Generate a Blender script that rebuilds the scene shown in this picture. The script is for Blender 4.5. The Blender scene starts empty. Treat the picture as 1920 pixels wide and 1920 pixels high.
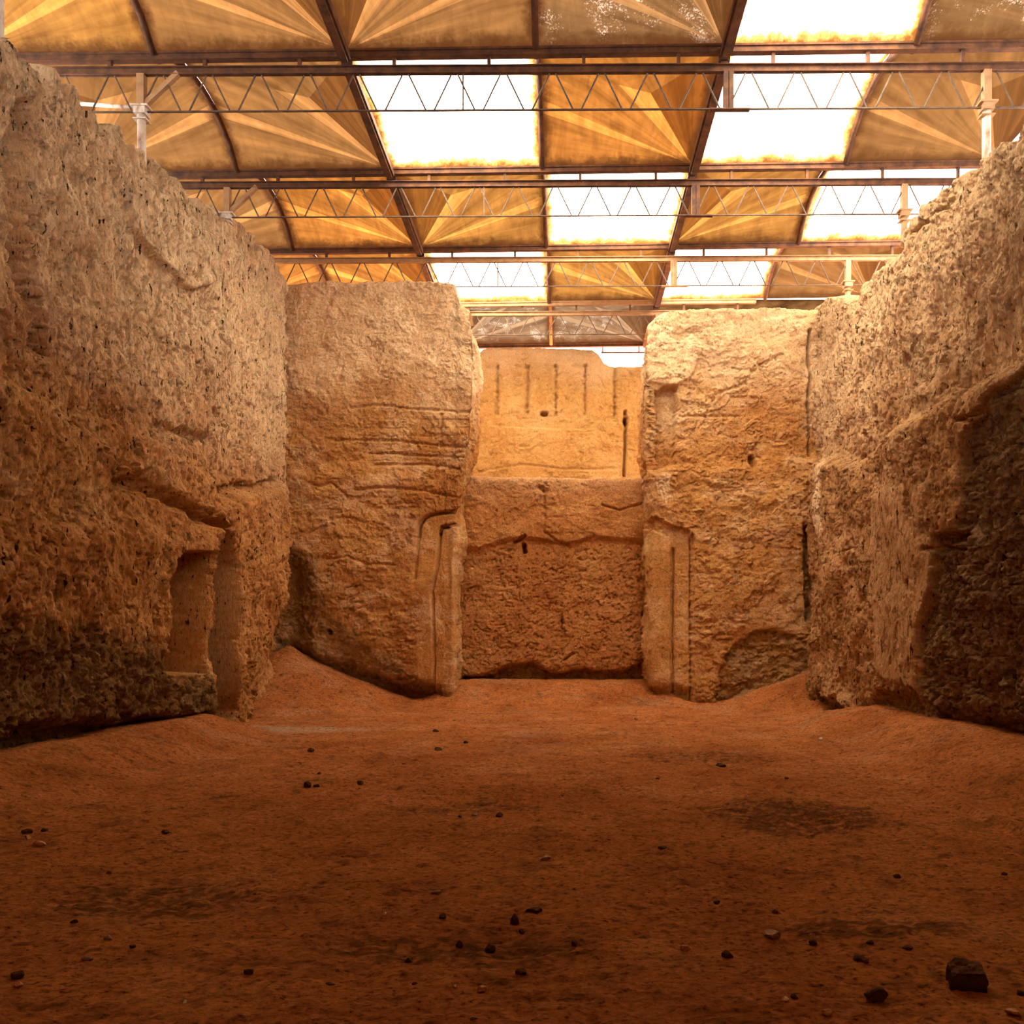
import bpy, math, random
import numpy as np

C = bpy.context.scene.collection
SC = bpy.context.scene
R = random.Random(7)

# ---------------------------------------------------------------- camera figures (pixels of the 1920 frame)
F, CX, CY, H = 1500.0, 1062.0, 1190.0, 1.6          # focal length, vanishing point, eye height


def on_front(pts, Y):                               # pixels -> (X, Z) on a wall that faces the camera
    return [((x - CX) * Y / F, H + (CY - y) * Y / F) for x, y in pts]


def on_side(pts, X):                                # pixels -> (Y, Z) on a wall that runs away from the camera
    out = []
    for x, y in pts:
        Y = F * X / (x - CX)
        out.append((Y, H + (CY - y) * Y / F))
    return out


# ---------------------------------------------------------------- noise
def _tab(seed):
    r = np.random.RandomState(seed)
    p = r.permutation(512)
    a = r.rand(512) * 2 * math.pi
    return np.concatenate([p, p]), np.cos(a), np.sin(a)


_T = {}


def perlin(x, y, seed=0):
    if seed not in _T:
        _T[seed] = _tab(seed)
    P, gx, gy = _T[seed]
    xi = np.floor(x).astype(int); yi = np.floor(y).astype(int)
    xf = x - xi; yf = y - yi
    xi &= 511; yi &= 511
    u = xf * xf * xf * (xf * (xf * 6 - 15) + 10); v = yf * yf * yf * (yf * (yf * 6 - 15) + 10)

    def g(ix, iy, dx, dy):
        h = P[(P[ix & 511] + iy) & 511]
        return gx[h] * dx + gy[h] * dy
    a = g(xi, yi, xf, yf); b = g(xi + 1, yi, xf - 1, yf)
    c = g(xi, yi + 1, xf, yf - 1); d = g(xi + 1, yi + 1, xf - 1, yf - 1)
    return ((a + (b - a) * u) * (1 - v) + (c + (d - c) * u) * v) * 1.5


def fbm(x, y, o=4, seed=0, gain=.5):
    s = 0; a = 1; t = 0
    for i in range(o):
        s = s + a * perlin(x * 2 ** i + 17.3 * i, y * 2 ** i - 9.1 * i, seed + i); t += a; a *= gain
    return s / t * 1.4


def voronoi(x, y, seed=0):
    r = np.random.RandomState(seed + 900)
    ox = r.rand(256, 256); oy = r.rand(256, 256); cid = r.rand(256, 256)
    xi = np.floor(x).astype(int); yi = np.floor(y).astype(int)
    f1 = np.full(x.shape, 9.); f2 = np.full(x.shape, 9.); idv = np.zeros(x.shape)
    for dx in (-1, 0, 1):
        for dy in (-1, 0, 1):
            a = (xi + dx) & 255; b = (yi + dy) & 255
            d = np.hypot(xi + dx + ox[a, b] - x, yi + dy + oy[a, b] - y)
            m = d < f1
            f2 = np.where(m, f1, np.minimum(f2, d)); idv = np.where(m, cid[a, b], idv); f1 = np.where(m, d, f1)
    return f1, f2, idv


def ss(a, b, x):
    t = np.clip((x - a) / (b - a), 0, 1)
    return t * t * (3 - 2 * t)


def seg_dist(x, y, pts):
    d = np.full(x.shape, 1e9)
    for (ax, ay), (bx, by) in zip(pts[:-1], pts[1:]):
        vx, vy = bx - ax, by - ay
        t = np.clip(((x - ax) * vx + (y - ay) * vy) / (vx * vx + vy * vy + 1e-12), 0, 1)
        d = np.minimum(d, np.hypot(x - ax - t * vx, y - ay - t * vy))
    return d


def poly_sdf(x, y, pts):                            # negative inside
    d = seg_dist(x, y, pts + [pts[0]])
    ins = np.zeros(x.shape, bool)
    n = len(pts)
    for i in range(n):
        (ax, ay), (bx, by) = pts[i], pts[(i + 1) % n]
        if ay == by:
            continue
        c = ((ay > y) != (by > y)) & (x < (bx - ax) * (y - ay) / (by - ay) + ax)
        ins ^= c
    return np.where(ins, -d, d)


# ---------------------------------------------------------------- materials
def mat(name):
    m = bpy.data.materials.new(name); m.use_nodes = True
    nt = m.node_tree; nt.nodes.clear()
    out = nt.nodes.new('ShaderNodeOutputMaterial')
    return m, nt, out


class NT:
    def __init__(s, nt):
        s.nt = nt
        s.co = nt.nodes.new('ShaderNodeTexCoord')

    def n(s, t, **k):
        nd = s.nt.nodes.new(t)
        for a, b in k.items():
            setattr(nd, a, b)
        return nd

    def link(s, a, b):
        s.nt.links.new(a, b)

    def noise(s, scale, detail=6, rough=.55, vec=None, stretch=None, dist=0):
        nd = s.n('ShaderNodeTexNoise')
        nd.inputs['Scale'].default_value = scale; nd.inputs['Detail'].default_value = detail
        nd.inputs['Roughness'].default_value = rough; nd.inputs['Distortion'].default_value = dist
        v = vec or s.co.outputs['Object']
        if stretch:
            mp = s.n('ShaderNodeMapping'); mp.inputs['Scale'].default_value = stretch
            s.link(v, mp.inputs['Vector']); v = mp.outputs['Vector']
        s.link(v, nd.inputs['Vector'])
        return nd.outputs['Fac']

    def ramp(s, fac, stops):
        nd = s.n('ShaderNodeValToRGB')
        e = nd.color_ramp.elements
        while len(e) < len(stops):
            e.new(.5)
        for el, (p, c) in zip(e, stops):
            el.position = p; el.color = tuple(c) + (1,) if len(c) == 3 else c
        s.link(fac, nd.inputs['Fac'])
        return nd.outputs['Color']

    def mix(s, fac, a, b, mode='MIX'):
        nd = s.n('ShaderNodeMix', data_type='RGBA', blend_type=mode)
        for sock, v in ((nd.inputs[0], fac), (nd.inputs[6], a), (nd.inputs[7], b)):
            if isinstance(v, (int, float)):
                sock.default_value = v
            elif isinstance(v, (tuple, list)):
                sock.default_value = tuple(v) + (1,)
            else:
                s.link(v, sock)
        return nd.outputs[2]

    def math(s, op, a, b=0.):
        nd = s.n('ShaderNodeMath', operation=op)
        for i, v in enumerate((a, b)):
            if isinstance(v, (int, float)):
                nd.inputs[i].default_value = v
            else:
                s.link(v, nd.inputs[i])
        return nd.outputs[0]

    def attr(s, name):
        nd = s.n('ShaderNodeAttribute', attribute_name=name)
        return nd.outputs['Fac']

    def bump(s, h, strength, dist, prev=None):
        nd = s.n('ShaderNodeBump')
        nd.inputs['Strength'].default_value = strength; nd.inputs['Distance'].default_value = dist
        s.link(h, nd.inputs['Height'])
        if prev is not None:
            s.link(prev, nd.inputs['Normal'])
        return nd.outputs['Normal']


def earth(name, a, b, c, rough=1., cleft_shade=0., pale=(.88, .67, .41), dark=(.035, .022, .015), fleck=.35, bump=.9, stretch=(1, 1, .45), fine=30):
    """mud brick: three mottled clay tones, pale weathering and dark stains that also carry painted light and shade, straw flecks and a gritty skin"""
    m, nt, out = mat(name); t = NT(nt)
    n1 = t.noise(.7, 8, .6); n2 = t.noise(5, 8, .65, stretch=stretch)
    col = t.ramp(n1, [(.35, a), (.55, b), (.7, c)])
    col = t.mix(t.math('MULTIPLY', t.ramp(n2, [(.5, (0, 0, 0)), (.7, (1, 1, 1))]), .5), col, tuple(x * .62 for x in b))
    col = t.mix(t.math('MULTIPLY', t.ramp(t.noise(9, 6, .6), [(.52, (0, 0, 0)), (.68, (1, 1, 1))]), .45), col, c)
    fl = t.math('MULTIPLY', t.attr('pale'), t.ramp(n2, [(.25, (.55, .55, .55)), (.6, (1, 1, 1))]))
    col = t.mix(fl, col, pale)
    grain = t.noise(fine * 1.1, 8, .72, stretch=stretch)
    col = t.mix(fleck, col, t.ramp(grain, [(.34, (.18, .17, .17)), (.46, (1.12, 1.12, 1.12)), (.66, (1.6, 1.55, 1.5))]), 'MULTIPLY')
    speck = t.ramp(t.noise(fine * .42, 7, .72, stretch=stretch), [(.30, (.10, .09, .09)), (.40, (1, 1, 1))])
    col = t.mix(fleck, col, speck, 'MULTIPLY')
    if cleft_shade:
        shade_streaks = t.ramp(t.noise(12, 4, .6, stretch=(1.3, 1.3, .28)), [(.335, (.03, .026, .026)), (.38, (1, 1, 1))])  # black streaks paint the shade of clefts the relief lacks
        col = t.mix(cleft_shade, col, shade_streaks, 'MULTIPLY')
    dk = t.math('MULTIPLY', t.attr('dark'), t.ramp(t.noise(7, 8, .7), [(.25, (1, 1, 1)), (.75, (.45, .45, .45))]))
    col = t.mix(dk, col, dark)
    bs = t.n('ShaderNodeBsdfDiffuse'); bs.inputs['Roughness'].default_value = .9
    t.link(col, bs.inputs['Color'])
    nb = t.bump(t.noise(fine * .45, 9, .7, stretch=stretch), bump, .11 * rough)
    nb = t.bump(t.noise(fine * 1.6, 6, .7), bump * .8, .03, nb)
    t.link(nb, bs.inputs['Normal'])
    t.link(bs.outputs[0], out.inputs['Surface'])
    return m


def flat_mat(name, cols, scale=6, rough=.7, metal=0, bump=.2, stretch=None):
    m, nt, out = mat(name); t = NT(nt)
    bs = t.n('ShaderNodeBsdfPrincipled')
    n = t.noise(scale, 8, .65, stretch=stretch)
    k = [(.3 + .4 * i / max(1, len(cols) - 1), c) for i, c in enumerate(cols)]
    t.link(t.ramp(n, k), bs.inputs['Base Color'])
    bs.inputs['Specular IOR Level'].default_value = .5 if rough < .9 else 0.
    bs.inputs['Roughness'].default_value = rough; bs.inputs['Metallic'].default_value = metal
    t.link(t.bump(n, bump, .01), bs.inputs['Normal'])
    t.link(bs.outputs[0], out.inputs['Surface'])
    return m


def sheet_mat(name, thin, thick, rust, speck=0., edge=1., halo=None, wrinkle=.8):
    """weathered translucent roof sheet: light comes through it, dust and rust collect along its edges"""
    m, nt, out = mat(name); t = NT(nt)
    uv = t.co.outputs['UV']
    sep = t.n('ShaderNodeSeparateXYZ'); t.link(uv, sep.inputs[0])
    x, y = sep.outputs[0], sep.outputs[1]

    def near_edge(v):
        return t.math('MINIMUM', v, t.math('SUBTRACT', 1., v))
    e = t.math('MINIMUM', near_edge(x), near_edge(y))
    grit = t.noise(22, 10, .75)
    e = t.math('ADD', e, t.math('MULTIPLY', t.math('SUBTRACT', t.noise(3.2, 8, .7), .5), .12))
    e = t.math('ADD', e, t.math('MULTIPLY', t.math('SUBTRACT', grit, .5), .05))
    em = t.ramp(e, [(0, (1, 1, 1)), (.02, (.8, .8, .8)), (.06, (0, 0, 0))])
    n = t.noise(1.6, 9, .62, dist=.6)
    st = t.noise(2.2, 9, .7, stretch=(3, .6, 1), dist=.8)
    col = t.ramp(n, [(.32, thick), (.55, tuple((p + q) / 2 for p, q in zip(thin, thick))), (.72, thin)])
    col = t.mix(.5, col, t.ramp(st, [(.34, thick), (.66, thin)]))
    ang = t.math('ARCTAN2', t.math('SUBTRACT', 1., y), x)
    cv = t.n('ShaderNodeCombineXYZ'); t.link(t.math('MULTIPLY', ang, 9.), cv.inputs[0])
    t.link(t.math('MULTIPLY', x, 1.1), cv.inputs[1]); oi = t.n('ShaderNodeObjectInfo'); t.link(t.math('MULTIPLY', oi.outputs['Random'], 40.), cv.inputs[2])
    wr = t.noise(1.3, 6, .6, vec=cv.outputs[0])
    col = t.mix(wrinkle, col, t.ramp(wr, [(.33, (.60, .55, .5)), (.5, (1, 1, 1)), (.68, (1.55, 1.5, 1.4))]), 'MULTIPLY')
    if speck:
        col = t.mix(t.math('MULTIPLY', t.ramp(t.math('MULTIPLY', t.noise(34, 6, .8), t.noise(2.2, 4, .6)), [(.30, (0, 0, 0)), (.36, (1, 1, 1))]), speck), col, tuple(min(1, 2.4 * p + .03) for p in thin))
    if halo:
        col = t.mix(t.ramp(e, [(.03, (1, 1, 1)), (.065, (0, 0, 0))]), col, halo)
    col = t.mix(t.math('MULTIPLY', em, edge), col, rust)
    tr = t.n('ShaderNodeBsdfTranslucent'); df = t.n('ShaderNodeBsdfDiffuse')
    t.link(col, tr.inputs['Color'])
    df.inputs['Color'].default_value = (.15, .08, .033, 1)
    mx = t.n('ShaderNodeMixShader'); mx.inputs[0].default_value = .25
    t.link(tr.outputs[0], mx.inputs[1]); t.link(df.outputs[0], mx.inputs[2])
    t.link(mx.outputs[0], out.inputs['Surface'])
    return m


M = {}
M['left'] = earth('clay_left', (.42, .165, .045), (.57, .27, .088), (.66, .40, .17), rough=.6, cleft_shade=.95, fleck=.5, stretch=(1, 1, .35))
M['right'] = earth('clay_right', (.37, .175, .064), (.50, .265, .11), (.60, .37, .18), dark=(.06, .034, .022), rough=.55, cleft_shade=.9, fleck=.5, stretch=(1, 1, .4))
M['pier'] = earth('clay_pier', (.46, .190, .052), (.59, .295, .093), (.68, .40, .145), rough=.6, fleck=.5, stretch=(1, 1, 1))
M['block'] = earth('clay_gate', (.46, .185, .053), (.56, .26, .085), (.64, .35, .125), rough=.7, fleck=.6, stretch=(1, 1, 1))
M['far'] = earth('clay_far', (.52, .26, .07), (.62, .34, .11), (.68, .43, .17), rough=.6, fleck=.4, stretch=(1, 1, 1))
M['floor'] = earth('red_earth', (.40, .122, .033), (.53, .183, .054), (.61, .244, .085), dark=(.05, .025, .015), pale=(.55, .33, .19), fleck=.9, bump=1., stretch=(.6, 1, 1), fine=34)
M['stone'] = flat_mat('brown_stone', [(.03, .014, .008), (.065, .028, .013), (.11, .05, .022)], 14, .95, bump=.6)
M['grey_stone'] = flat_mat('grey_stone', [(.12, .06, .033), (.22, .12, .07), (.32, .19, .12)], 14, .95, bump=.6)
M['white_stone'] = flat_mat('white_chip', [(.45, .36, .28), (.7, .6, .5)], 18, .9, bump=.4)
M['clod'] = flat_mat('tan_clod', [(.3, .13, .05), (.42, .2, .09)], 14, .95, bump=.6)
M['steel'] = flat_mat('rusty_steel', [(.035, .013, .006), (.10, .036, .013), (.18, .07, .022)], 5, .8, 0)
M['steel_light'] = flat_mat('ochre_steel', [(.22, .11, .05), (.36, .20, .09), (.42, .25, .13)], 5, .7, .1)
M['paint'] = flat_mat('chipped_white_paint', [(.26, .10, .04), (.62, .52, .42), (.75, .68, .58)], 3.4, .6, stretch=(2, 2, .8))
M['rod'] = flat_mat('thin_rod', [(.06, .035, .022), (.16, .10, .06)], 6, .8, 0)
GOLD = ((.085, .040, .0075), (.035, .0145, .0028))
RUST = (.006, .0018, .0005)
M['white'] = sheet_mat('bright_sheet', (.92, .88, .80), (.80, .70, .55), (.03, .010, .002), halo=(.30, .16, .045), wrinkle=.35)
M['white_lap'] = M['white']
M['white_fold'] = sheet_mat('bright_sheet_fold', (.92, .88, .80), (.60, .46, .28), (.03, .010, .002), halo=(.30, .16, .045), wrinkle=.35)
for nm, thin, thick, sp in (
        ('vivid', (0.0442, 0.0163, 0.0030), (0.0192, 0.0065, 0.0013), 0.), ('brown', (0.0256, 0.0114, 0.0037), (0.0150, 0.0065, 0.0019), 0.),
        ('dull', (0.0205, 0.0100, 0.0038), (0.0121, 0.0058, 0.0022), .8), ('gold', (0.0412, 0.0182, 0.0039), (0.0207, 0.0081, 0.0018), 0.),
        ('grey', (0.0190, 0.0126, 0.0073), (0.0114, 0.0073, 0.0042), .7)):
    M[nm] = sheet_mat(nm + '_sheet', thin, thick, RUST, sp)
    M[nm + '_fold'] = sheet_mat(nm + '_sheet_fold', tuple(1.9 * x for x in thin), tuple(1.9 * x for x in thick), RUST, 0)
    M[nm + '_lap'] = sheet_mat(nm + '_sheet_lap', (.62 * thin[0], .50 * thin[1], .42 * thin[2]), (.7 * thick[0], .6 * thick[1], .5 * thick[2]), RUST, 0)  # darker copy paints shade on the valley facets, as if thicker


# ---------------------------------------------------------------- objects
def tag(o, label=None, cat=None, group=None, kind=None):
    if label and not kind:
        kind = 'thing'
    for k, v in (('label', label), ('category', cat), ('group', group), ('kind', kind)):
        if v:
            o[k] = v
    return o


def link(name, me, m=None, parent=None):
    o = bpy.data.objects.new(name, me); C.objects.link(o)
    if m is not None:
        for q in (m if isinstance(m, (list, tuple)) else [m]):
            me.materials.append(q)
    if parent:
        o.parent = parent
    return o


def empty(name, loc=(0, 0, 0)):
    o = bpy.data.objects.new(name, None); C.objects.link(o); o.location = loc; o.empty_display_size = .2
    return o


def np_mesh(name, V, Q, smooth=True, attrs=None):
    me = bpy.data.meshes.new(name)
    V = np.asarray(V, np.float32); Q = np.asarray(Q, np.int32)
    me.vertices.add(len(V)); me.vertices.foreach_set('co', V.ravel())
    k = Q.shape[1]
    me.loops.add(Q.size); me.loops.foreach_set('vertex_index', Q.ravel())
    me.polygons.add(len(Q))
    me.polygons.foreach_set('loop_start', np.arange(0, Q.size, k, dtype=np.int32))
    me.polygons.foreach_set('loop_total', np.full(len(Q), k, np.int32))
    me.polygons.foreach_set('use_smooth', np.full(len(Q), smooth))
    for n, a in (attrs or {}).items():
        at = me.attributes.new(n, 'FLOAT', 'POINT'); at.data.foreach_set('value', np.asarray(a, np.float32).ravel())
    me.update(calc_edges=True); me.validate()
    return me


def grid_quads(nr, nc):
    i = np.arange(nr - 1)[:, None] * nc + np.arange(nc - 1)[None, :]
    return np.stack([i, i + 1, i + nc + 1, i + nc], -1).reshape(-1, 4)


class MB:
    """collects bars, tubes and boxes into one mesh"""
    def __init__(s):
        s.v = []; s.f = []

    def bar(s, p, q, w, h, up=(0, 0, 1)):
        p = np.array(p, float); q = np.array(q, float); d = q - p; d /= np.linalg.norm(d)
        u = np.array(up, float); x = np.cross(d, u)
        if np.linalg.norm(x) < 1e-4:
            x = np.cross(d, (0, 1, 0))
        x /= np.linalg.norm(x); z = np.cross(x, d)
        b = len(s.v)
        for e in (p, q):
            for a, c in ((-1, -1), (1, -1), (1, 1), (-1, 1)):
                s.v.append(e + x * a * w / 2 + z * c * h / 2)
        s.f += [(b, b + 1, b + 2, b + 3), (b + 7, b + 6, b + 5, b + 4)]
        for i in range(4):
            j = (i + 1) % 4
            s.f.append((b + i, b + 4 + i, b + 4 + j, b + j))
        return s

    def angle(s, p, q, w, t=.012):                  # a double-angle chord: flange and web
        p = np.array(p, float); q = np.array(q, float)
        s.bar(p + (0, 0, w / 2 - t / 2), q + (0, 0, w / 2 - t / 2), w * 1.1, t)
        s.bar(p + (0, 0, -t / 2), q + (0, 0, -t / 2), t * 2.5, w - t)
        s.bar(p + (0, 0, -w / 2 + t / 2), q + (0, 0, -w / 2 + t / 2), w * .7, t)
        return s

    def tube(s, pts, r, n=10):
        pts = [np.array(p, float) for p in pts]
        b = len(s.v); m = len(pts)
        for k, p in enumerate(pts):
            d = pts[min(k + 1, m - 1)] - pts[max(k - 1, 0)]; d /= np.linalg.norm(d)
            x = np.cross(d, (.13, .97, .2)); x /= np.linalg.norm(x); z = np.cross(x, d)
            for i in range(n):
                a = 2 * math.pi * i / n
                s.v.append(p + r * (math.cos(a) * x + math.sin(a) * z))
        for k in range(m - 1):
            for i in range(n):
                j = (i + 1) % n
                s.f.append((b + k * n + i, b + k * n + j, b + k * n + n + j, b + k * n + n + i))
        s.f.append(tuple(range(b + n - 1, b - 1, -1))); s.f.append(tuple(range(b + (m - 1) * n, b + m * n)))
        return s

    def build(s, name, m, parent=None, off=(0, 0, 0), smooth=False):
        me = bpy.data.meshes.new(name)
        o_ = np.array(off, float)
        me.from_pydata([tuple(np.array(v) - o_) for v in s.v], [], s.f)
        if smooth:
            me.polygons.foreach_set('use_smooth', [True] * len(me.polygons))
        me.update()
        return link(name, me, m, parent)


# ---------------------------------------------------------------- walls: a relief grid wrapped over a plan line
def relief(name, m, s, crest, zb, place, dfun, thick=1.2, dz=.022, kind='structure', back=True):
    """place(s, z, d) -> X, Y; dfun(s, z, depth_below_crest) -> d, dark, pale; then a rough top and a back face"""
    nz = int((float(np.max(crest)) - zb) / dz)
    v = np.linspace(0, 1, nz)[:, None]
    S = np.broadcast_to(s[None, :], (nz, len(s)))
    Z = zb + v * (crest[None, :] - zb)
    below = crest[None, :] - Z
    d, dark, pale = dfun(S, Z, below)
    d = d - .06 * np.exp(-below / .04) + .0 * Z
    X, Y = place(S, Z, d)
    rows = [np.stack([X, Y, Z], -1)]; D = [dark]; P = [pale]
    top = Z[-1]; dt = d[-1]
    nb = 14
    for k in range(1, nb + 1):
        b = thick * k / nb
        zz = top + .05 * fbm(s * 2.3 + 3, np.full_like(s, b * 2.3), 4, 77) * min(1, k / 2) + .03 * min(1, k / 3)
        x, y = place(s, zz, dt - b)
        rows.append(np.stack([x, y, zz], -1)[None]); D.append(dark[-1:]); P.append(pale[-1:])
    if back:
        x, y = place(s, np.full_like(s, zb), dt - thick)
        rows.append(np.stack([x, y, np.full_like(s, zb)], -1)[None]); D.append(dark[-1:]); P.append(pale[-1:])
    V = np.concatenate(rows, 0)
    me = np_mesh(name, V.reshape(-1, 3), grid_quads(V.shape[0], V.shape[1]), True,
                 {'dark': np.concatenate(D, 0), 'pale': np.concatenate(P, 0)})
    o = link(name, me, m)
    tag(o, kind=kind)
    return o


def flakes(s, z, seed, f=1.1, w=.03):               # plaster coming away in sharp-edged sheets
    n = fbm(s * f + .25 * fbm(s * 4, z * 4, 3, seed + 5), z * f * 1.3, 5, seed, .58)
    return ss(-w, w, n) + .7 * ss(-w, w, n - .28) + .6 * ss(-w, w, fbm(s * f * 2.3, z * f * 2.4, 5, seed + 40, .6) - .12)


def cracks(s, z, seed, fx, fz, w=.035):
    c = np.abs(perlin(s * fx + .3 * perlin(s * 9, z * 9, seed + 2), z * fz + .3 * perlin(s * 8, z * 8, seed + 3), seed))
    gate = ss(.05, .3, fbm(s * .9, z * .9, 3, seed + 8))
    return (1 - ss(0, w, c)) * gate


# graded sampling of the side walls: fine where the photograph looks, coarse near the camera
def graded(a, b, f0, f1):
    out = [a]
    while out[-1] < b:
        t = (out[-1] - a) / (b - a)
        out.append(out[-1] + f0 + (f1 - f0) * t)
    return np.array(out)


# ---- left wall --------------------------------------------------------------------------------
XL = -6.1
Lw = lambda p: on_side(p, XL)
Lo = lambda p: on_side(p, XL + .36)
l_crest = Lw([(1, 95), (45, 97), (80, 112), (100, 146), (130, 160), (150, 182), (180, 214), (190, 240), (225, 246), (250, 266), (280, 300),
              (300, 306), (330, 326), (345, 350), (385, 370), (391, 386), (430, 406), (470, 432), (490, 466), (515, 482), (544, 515), (552, 560), (556, 590)])
sL = np.concatenate([graded(-1.5, 8.0, .12, .03), graded(8.02, 18.4, .0145, .02)])
cL = np.interp(sL, [p[0] for p in l_crest], [p[1] for p in l_crest])
cL = np.where(sL < l_crest[0][0], l_crest[0][1] + .12 * perlin(sL * .9, sL * 0, 3), cL)
cL = cL + .05 * fbm(sL * 3, sL * 0 + 2, 4, 11) + .20 * (ss(-.06, .06, fbm(sL * 1.9, sL * 0 + 7, 3, 17)) - .5) + .12 * (ss(-.08, .08, fbm(sL * 4.6, sL * 0 + 3, 3, 19)) - .5)

l_groove = Lo([(238, 893), (262, 905), (300, 908), (345, 938), (395, 965), (428, 978)])
l_groove2 = Lo([(455, 925), (490, 912), (520, 918), (552, 905)])
l_groove3 = Lw([(285, 795), (340, 812), (385, 822)])
l_furrow = Lw([(58, 215), (48, 290), (52, 400), (62, 520), (74, 640)])
l_slab = Lw([(235, 365), (282, 352), (350, 400), (402, 452), (396, 532), (360, 542), (290, 482), (238, 422)])
l_line = Lo([(-400, 560), (2, 690), (130, 745), (250, 868), (430, 962), (470, 930), (545, 910), (560, 905), (560, 1500), (-400, 2000)])
l_butt = Lo([(-900, 1180), (0, 1010), (250, 985), (335, 1000), (425, 988), (412, 1010), (403, 1120), (398, 1200), (410, 1290), (404, 1340), (392, 1420), (-900, 1900)])
l_niche = Lo([(331, 1050), (350, 1034), (405, 1036), (402, 1060), (388, 1180), (386, 1262), (308, 1262), (316, 1150)])
l_slot = Lo([(404, 1420), (408, 1330), (412, 1280), (406, 1190), (416, 1060), (424, 985), (440, 975), (452, 1000), (464, 1060), (462, 1180), (462, 1300), (466, 1330), (452, 1420)])
l_rib = Lo([(556, 1020), (552, 1100), (520, 1200), (495, 1300), (470, 1370), (600, 1420), (600, 1020)])
l_under = Lo([(-500, 1560), (0, 1380), (60, 1350), (180, 1345), (385, 1335), (392, 1400), (-500, 1900)])
l_white = Lw([(447, 755), (452, 835)])
l_lowshade = Lo([(-500, 1330), (0, 1180), (140, 1170), (300, 1215), (310, 1258), (396, 1262), (402, 1340), (385, 1420), (-500, 1900)])


def d_left(s, z, below):
    w = .10 * fbm(s * 3.2, z * 3.2, 4, 51)          # ragged feature outlines
    e = .05 * fbm(s * 9, z * 9, 3, 53)
    d = .13 * fbm(s * .45, z * .45, 3, 1) + .05 * 1.7 * fbm(s * 1.6, z * 1.1, 5, 4)
    d -= .02 * np.maximum(z - 3, 0)                # batter
    drip = fbm(s * 5.5 + .4 * fbm(s * 2, z * 2, 2, 8), z * 1.5, 5, 21, .62)
    d += .065 * drip + .03 * fbm(s * 11, z * 5, 4, 31, .68) + .035 * (flakes(s * 1.6, z * .8, 33, 1.2, .02) - 1.1)
    low = poly_sdf(s, z, l_line) + w * 1.3
    d += .26 * ss(.10, -.12, low) - .03 * ss(-.2, -1.5, low)
    d += .05 * ss(.25, 0, low) * ss(-.02, .05, low)
    bt = poly_sdf(s, z, l_butt) + e * .6
    d += .16 * ss(.30, -.25, bt)
    sl = poly_sdf(s, z, l_slab) + w * .5
    d += .16 * ss(.02, -.03, sl)
    g = seg_dist(s, z, l_groove) + e * 1.5 + .05 * fbm(s * 16, z * 4, 3, 57)
    d -= .42 * ss(.24, .02, g)
    d += .12 * ss(.5, .2, seg_dist(s, z - .42, l_groove)) * (z > 3)
    d -= .22 * ss(.16, .02, seg_dist(s, z, l_groove2) + e)
    d -= .14 * ss(.12, .02, seg_dist(s, z, l_groove3) + e)
    fu = seg_dist(s, z, l_furrow) + e
    d -= .38 * ss(.24, .03, fu)
    ni = poly_sdf(s, z, l_niche) + e * .12
    d -= .75 * ss(.03, -.05, ni)
    so = poly_sdf(s, z, l_slot) + e * .12
    d -= 1.3 * ss(.04, -.10, so)
    ri = poly_sdf(s, z, l_rib) + e
    d -= .45 * ss(.02, -.5, ri)
    un = poly_sdf(s, z, l_under) + w
    d -= .34 * ss(.05, -.14, un)
    # dripping clefts and pits
    cl = ss(.30, .46, fbm(s * 7.5, z * 2.1, 4, 61, .6)) * ss(-.25, .3, fbm(s * .8, z * .8, 3, 64))
    calm = ss(.05, -.02, np.minimum(np.minimum(ni, so), ri))
    d -= (1 - .8 * calm) * (.18 * cl + .07 * cracks(s, z, 71, 4.2, 1.3))
    pit = ss(.33, .48, fbm(s * 13, z * 7, 3, 81))
    d -= (1 - .7 * calm) * .06 * pit
    dp = poly_sdf(s, z, l_lowshade) + w * 2.2
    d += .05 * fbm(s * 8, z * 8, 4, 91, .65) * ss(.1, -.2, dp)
    dark = .82 * ss(.25, -.25, dp) + .55 * ss(.04, -.05, un) + .25 * ss(.18, .05, fu)  # lower wall, undercut and furrow darkened in colour to stand in for shade
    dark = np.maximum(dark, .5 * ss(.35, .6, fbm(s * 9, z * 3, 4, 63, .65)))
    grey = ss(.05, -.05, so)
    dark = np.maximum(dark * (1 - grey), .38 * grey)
    topdust_light = ss(3.6, 7.0, z + .8 * fbm(s * .7, z * .7, 4, 15))  # pale weathering, strengthened so the colour carries the brighter light up here
    pale = .85 * topdust_light + .5 * ss(.03, -.03, sl) + .9 * ss(.10, .02, seg_dist(s, z, l_white) + .06 * fbm(s * 20, z * 3, 3, 5)) + .22 * grey
    return d, np.clip(dark, 0, .92), np.clip(pale, 0, 1)


relief('wall_left', M['left'], sL, cL, -.3, lambda s, z, d: (XL + d, s + 0 * d), d_left, 1.4, .018)

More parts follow.
